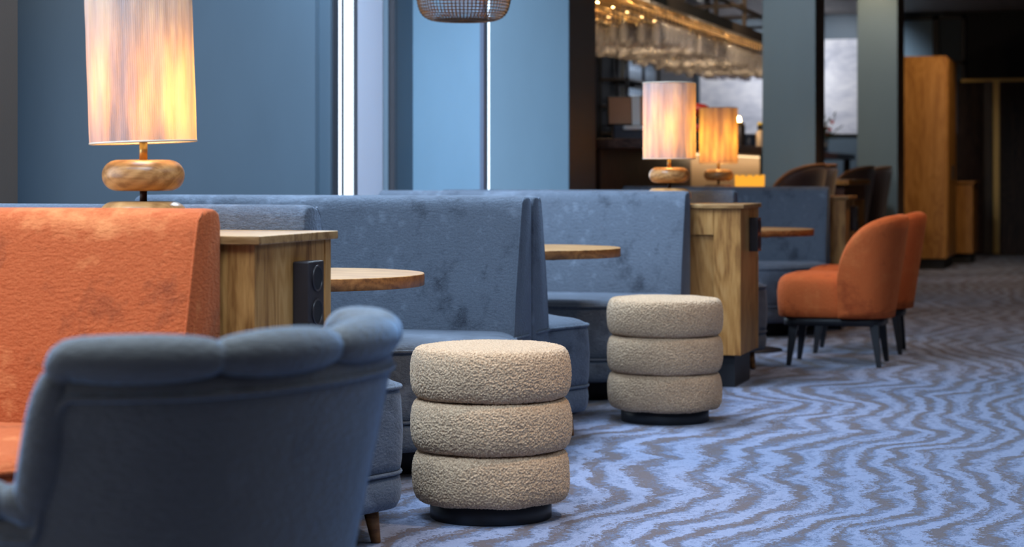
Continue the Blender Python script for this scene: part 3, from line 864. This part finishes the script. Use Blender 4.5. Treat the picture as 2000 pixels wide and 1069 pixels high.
# candle lamp glow
on_bar('candle_glass', -3.36, 18.85, [('glass_body', [(.03, 0), (.034, .2)], 'glass'), ('flame', [(.001, .2), (.018, .225), (.02, .25), (.012, .28), (.001, .29)], 'bulb')], 'bright candle flame peeking out right of the farthest lamp shade', 'candle')
on_bar('coffee_grinder', -3.3, 16.55, [('hopper', [(.03, .22), (.10, .26), (.12, .29), (.07, .325), (.001, .335)], 'red'), ('grinder_body', [(.07, 0), (.075, .02), (.06, .15), (.05, .22)], 'blackm'), ('grinder_knob', [(.078, .10), (.082, .13), (.078, .16)], 'red')], 'red-topped coffee grinder half hidden between the two farther lamps', 'grinder')
# plant on far end of the bar
pl = empty('berry_plant', (-3.13, 22.9, 1.305), 'dark sprig with red berries on the bar right of the front column', 'plant')
lathe('pot', [(.04, 0), (.05, .01), (.055, .12), (.045, .12)], M['navy'], pl, 20)
b = bmesh.new()
for i in range(60):
    a = random.random() * 2 * PI; e = random.uniform(.2, 1.3); l = random.uniform(.12, .36)
    dv = Vector((math.cos(a) * math.cos(e), math.sin(a) * math.cos(e), math.sin(e))); c = Vector((0, 0, .1)) + dv * l; s_ = dv.cross(Vector((0, 0, 1))).normalized() * .018
    vv = [b.verts.new(p) for p in (c - dv * .045, c + s_, c + dv * .045, c - s_)]; b.faces.new(vv)
    st_ = [b.verts.new(p) for p in (Vector((0, 0, .08)), Vector((.003, 0, .08)), c)]; b.faces.new(st_)
from_bm('foliage', b, M['greenleaf'], pl)
for i in range(9):
    a = random.random() * 2 * PI; rr_ = random.uniform(.03, .11); z = random.uniform(.16, .34)
    bb = bmesh.new(); bmesh.ops.create_icosphere(bb, subdivisions=2, radius=.022); bmesh.ops.translate(bb, verts=bb.verts, vec=(rr_ * math.cos(a), rr_ * math.sin(a), z)); from_bm('berry', bb, M['red'], pl, True)

# glass rack over the bar
RX, RL, RZ = -3.4, -4.32, 2.40
t = empty('glass_rack', (0, 0, 0), 'dark metal hanging rack over the bar full of upturned wine glasses', 'rack')
fr = [(RX - .03, RX + .03, 14.6, 22.6, RZ - .03, RZ + .06), (RL - .03, RL + .03, 14.6, 22.6, RZ - .03, RZ + .06), (RL, RX, 14.6, 14.66, RZ - .02, RZ + .05), (RL, RX, 22.54, 22.6, RZ - .02, RZ + .05)]
boxes('frame', fr, M['steel'], t)
rails = []
for i in range(7):
    xc = RX - .055 - i * .135; rails += [(xc - .055, xc - .018, 14.66, 22.5, RZ - .012, RZ - .004), (xc + .018, xc + .055, 14.66, 22.5, RZ - .012, RZ - .004)]
boxes('glass_rails', rails, M['brass'], t)
up = []
for i in range(6):
    yy = 15.0 + i * 1.45
    for xx in (RX, RL): up.append((xx - .018, xx + .018, yy, yy + .036, RZ, CZ))
    up.append((RL, RX, yy, yy + .03, RZ + .25, RZ + .28))
for u in up: box('hanger_post', *u, M['steel'], t)
boxes('upper_rails', [(xx - .015, xx + .015, 14.8, 22.4, z, z + .035) for xx in (RX, RL) for z in (RZ + .21, RZ + .52)], M['steel'], t)
box('shelf', RL, RX, 14.7, 22.5, RZ + .03, RZ + .045, M['blackm'], t)
box('led_strip', RL + .02, RL + .04, 14.8, 22.4, RZ + .005, RZ + .02, M['ledwarm'], t)  # added glowing strip that brightens the hanging glasses
for j in range(14):
    for xx in (RX - .13, RX - .53, RX - .82):
        lathe('downlight', [(.001, RZ + .004), (.009, RZ + .004), (.010, RZ + .028)], M['ledamber'], t, 14, False, xx - 0, 15.2 + j * .52)  # added glowing discs that give the glasses amber sparkles
for yy in (15.6, 17.4, 19.2, 21.0):
    L = bpy.data.lights.new('rack_light', 'POINT'); L.energy = 13; L.color = (1, .74, .46); L.shadow_soft_size = 0
    lo = bpy.data.objects.new('rack_light', L); C.objects.link(lo); lo.location = (RX - .30, yy - .6, RZ - .62)  # added fill points below the glasses, without fixtures
# wine glass mesh, hanging foot up; origin at the foot
gp = [(.034, 0), (.036, -.002), (.030, -.006), (.006, -.012), (.0042, -.03), (.004, -.10), (.006, -.118), (.018, -.130), (.034, -.152), (.041, -.185), (.042, -.22), (.038, -.265), (.034, -.302), (.0325, -.302), (.0365, -.265), (.0405, -.22), (.039, -.185), (.032, -.156), (.015, -.134), (.001, -.128)]
def wine_glass(x, y, z, label, sc=1.):
    global GM
    if GM is None:
        o = lathe('wine_glass', gp, M['glass'], None, 20, False); GM = o.data
    else:
        o = bpy.data.objects.new('wine_glass', GM); C.objects.link(o)
    o.location = (x, y, z); o.scale = (sc, sc, sc); return tag(o, label, 'glass', 'wine glasses hanging in the bar rack')
GM = None
cnt = 0
for i in range(7):
    for j in range(42):
        xx = RX - .055 - i * .135; yy = 15.75 + j * .155 + (i % 2) * .05
        if random.random() < .06: continue
        wine_glass(xx, yy, RZ - .005, 'clear wine glass hanging upside down in the rack over the bar', random.choice((1., 1., 1.07, .93))); cnt += 1

# steel shelf of glassware on the dark bar wall
t = empty('bar_shelf', (-5.3, 22.9, 0), 'black steel shelf holding glassware against the dark bar wall', 'shelf')
bs = []
for z in (1.2, 1.5, 1.8, 2.1, 2.4, 2.7): bs.append((-.19, .15, -.9, .75, z, z + .02))
boxes('shelf_board', bs, M['steel'], t)
boxes('shelf_post', [(x, x + .03, y, y + .03, 0, 3.0) for x in (-.19, .12) for y in (-.9, -.1, .72)], M['blackm'], t)
TG = None
for z in (1.22, 1.52, 1.82, 2.12, 2.42):
    for j in range(11):
        pr = [(.03, 0), (.036, .004), (.042, .20), (.040, .20), (.033, .01), (.001, .008)]
        if TG is None:
            o = lathe('tumbler', pr, plain('pale_tumbler', (.35, .42, .52), .15), None, 16, False); TG = o.data
        else: o = bpy.data.objects.new('tumbler', TG); C.objects.link(o)
        o.location = (-5.22, 22.08 + j * .145, z)
        tag(o, 'pale glass tumbler standing on the black steel bar shelf', 'glass', 'tumblers on the bar shelf')

# ------------------------------------------------------------------ lights
def area(name, loc, rot, sx, sy, e, col):
    L = bpy.data.lights.new(name, 'AREA'); L.shape = 'RECTANGLE'; L.size = sx; L.size_y = sy; L.energy = e; L.color = col
    o = bpy.data.objects.new(name, L); C.objects.link(o); o.location = loc; o.rotation_euler = rot; o.visible_camera = True; return o
DAY = (.70, .84, 1.)
for wy, wl, e in ((-.6, 3.6, 25), (3.2, 3.0, 95), (10.45, .95, 30), (12.29, 1.78, 75)):
    area('daylight_window', (XL - (.12 if wy > 10 else .7), wy, 1.7), (0, -PI / 2, 0), 2.9, wl, e, DAY)
area('daylight_window', (-6.3, 7.9, 1.8), (0, -PI / 2, 0), 2.4, 2.8, 25, DAY)  # daylight for the added recess window
for (xa, xb, ya, yb), e in zip(FILL_OPENINGS[1:], (225, 320, 27)):
    area('daylight_roof', ((xa + xb) / 2, (ya + yb) / 2, CZ + .5), (0, 0, 0), xb - xa, yb - ya, e, (.56, .77, 1.))  # added sky light above the made-up ceiling openings
L2 = area('counter_light', (-3.36, 19.6, 1.222), (0, math.radians(12), 0), .10, 5.0, 12, (1., .70, .40))
area('daylight_roof', (-1.35, 3.1, CZ + .5), (0, 0, 0), 1.5, 1.6, 150, (.56, .77, 1.))  # added opening's light, lifts the armchair rim
def spot(loc, e, col=(1, .74, .48), ang=70, r=.06, tgt=None):  # unseen spots, some added only as fill
    L = bpy.data.lights.new('ceiling_spot', 'SPOT'); L.energy = e; L.color = col; L.spot_size = math.radians(ang); L.spot_blend = .6; L.shadow_soft_size = r
    o = bpy.data.objects.new('ceiling_spot', L); C.objects.link(o); o.location = loc
    if tgt: o.rotation_euler = (Vector(tgt) - Vector(loc)).to_track_quat('-Z', 'Y').to_euler()
    return o
spot((-.6, 5.6, 3.12), 165, tgt=(-1.8, 6.2, .3), ang=40)
spot((-.5, 8.2, 3.12), 75, tgt=(-1.8, 8.9, .3), ang=45)
spot((-.6, 11.6, 3.12), 95, (1, .64, .35), tgt=(-1.4, 11.8, .4), ang=55)
spot((-2.25, 19.6, 3.12), 30, tgt=(-2.25, 20.3, 2.2), ang=70)
spot((-1.2, 15.0, 3.12), 110, (1, .60, .30), ang=90)
spot((-1.0, 21.8, 3.12), 110, tgt=(-2.1, 23.2, 1.3), ang=70)
spot((0., 20.0, 3.12), 100, (1, .60, .30), ang=100)
spot((-2.9, 15.2, 3.12), 100, (.95, .92, .9), tgt=(-3.4, 14.6, 1.4), ang=40)  # added to brighten the till screen
spot((-2.9, 15.5, 3.12), 60, tgt=(-3.8, 17.0, 2.2), ang=80)  # added fill for the glass rack, with the next spot
spot((-2.9, 18.5, 3.12), 60, tgt=(-3.8, 19.5, 2.2), ang=80)
spot((-4.8, 26.0, 3.12), 95, (.9, .93, 1.), 90, .1, (-4.8, 27.5, 2.1))  # pair of spots added to brighten the wall print
spot((-3.6, 26.0, 3.12), 95, (.9, .93, 1.), 90, .1, (-3.6, 27.5, 2.1))
spot((-2.3, 13.6, 3.12), 170, (.85, .92, 1.), 50, .2, (-2.45, 15.9, 1.7))  # cool pair added to lift the column fronts
spot((-2.1, 17.6, 3.12), 130, (.9, .93, .95), 50, .2, (-2.2, 20.15, 1.7))

spot((-5.35, 9.55, 3.15), 50, (1, .75, .5), 40, .03, (-5.38, 9.84, 1.9))  # added spot that makes the warm glow on the recess wall
spot((-4.0, 21.5, 3.1), 90, (.75, .86, 1.), 50, .05, (-5.3, 22.8, 1.9))  # added to brighten the glassware shelf
# world
W = bpy.data.worlds.new('World'); S.world = W; W.use_nodes = True
nt = W.node_tree; bg = nt.nodes['Background']; bg.inputs[0].default_value = (.80, .90, 1., 1); bg.inputs[1].default_value = 1.6

# ------------------------------------------------------------------ camera
cd = bpy.data.cameras.new('Camera'); cam = bpy.data.objects.new('Camera', cd); C.objects.link(cam); S.camera = cam
cam.location = (0, 0, 1.05); cam.rotation_euler = (PI / 2, 0, math.radians(16.43))
cd.sensor_width = 36; cd.lens = 72.0; cd.shift_y = -192.5 / 2000
cd.clip_end = 200
cd.dof.use_dof = True; cd.dof.focus_distance = 6.25; cd.dof.aperture_fstop = 3.8; cd.dof.aperture_blades = 0

S.view_settings.view_transform = 'Standard'; S.view_settings.look = 'None'; S.view_settings.gamma = 1
S.view_settings.use_curve_mapping = False
S.view_settings.exposure = 0.0
S.cycles.use_denoising = True
S.cycles.max_bounces = 8; S.cycles.transparent_max_bounces = 24
S.cycles.sample_clamp_indirect = 6
S.cycles.caustics_reflective = False; S.cycles.caustics_refractive = False
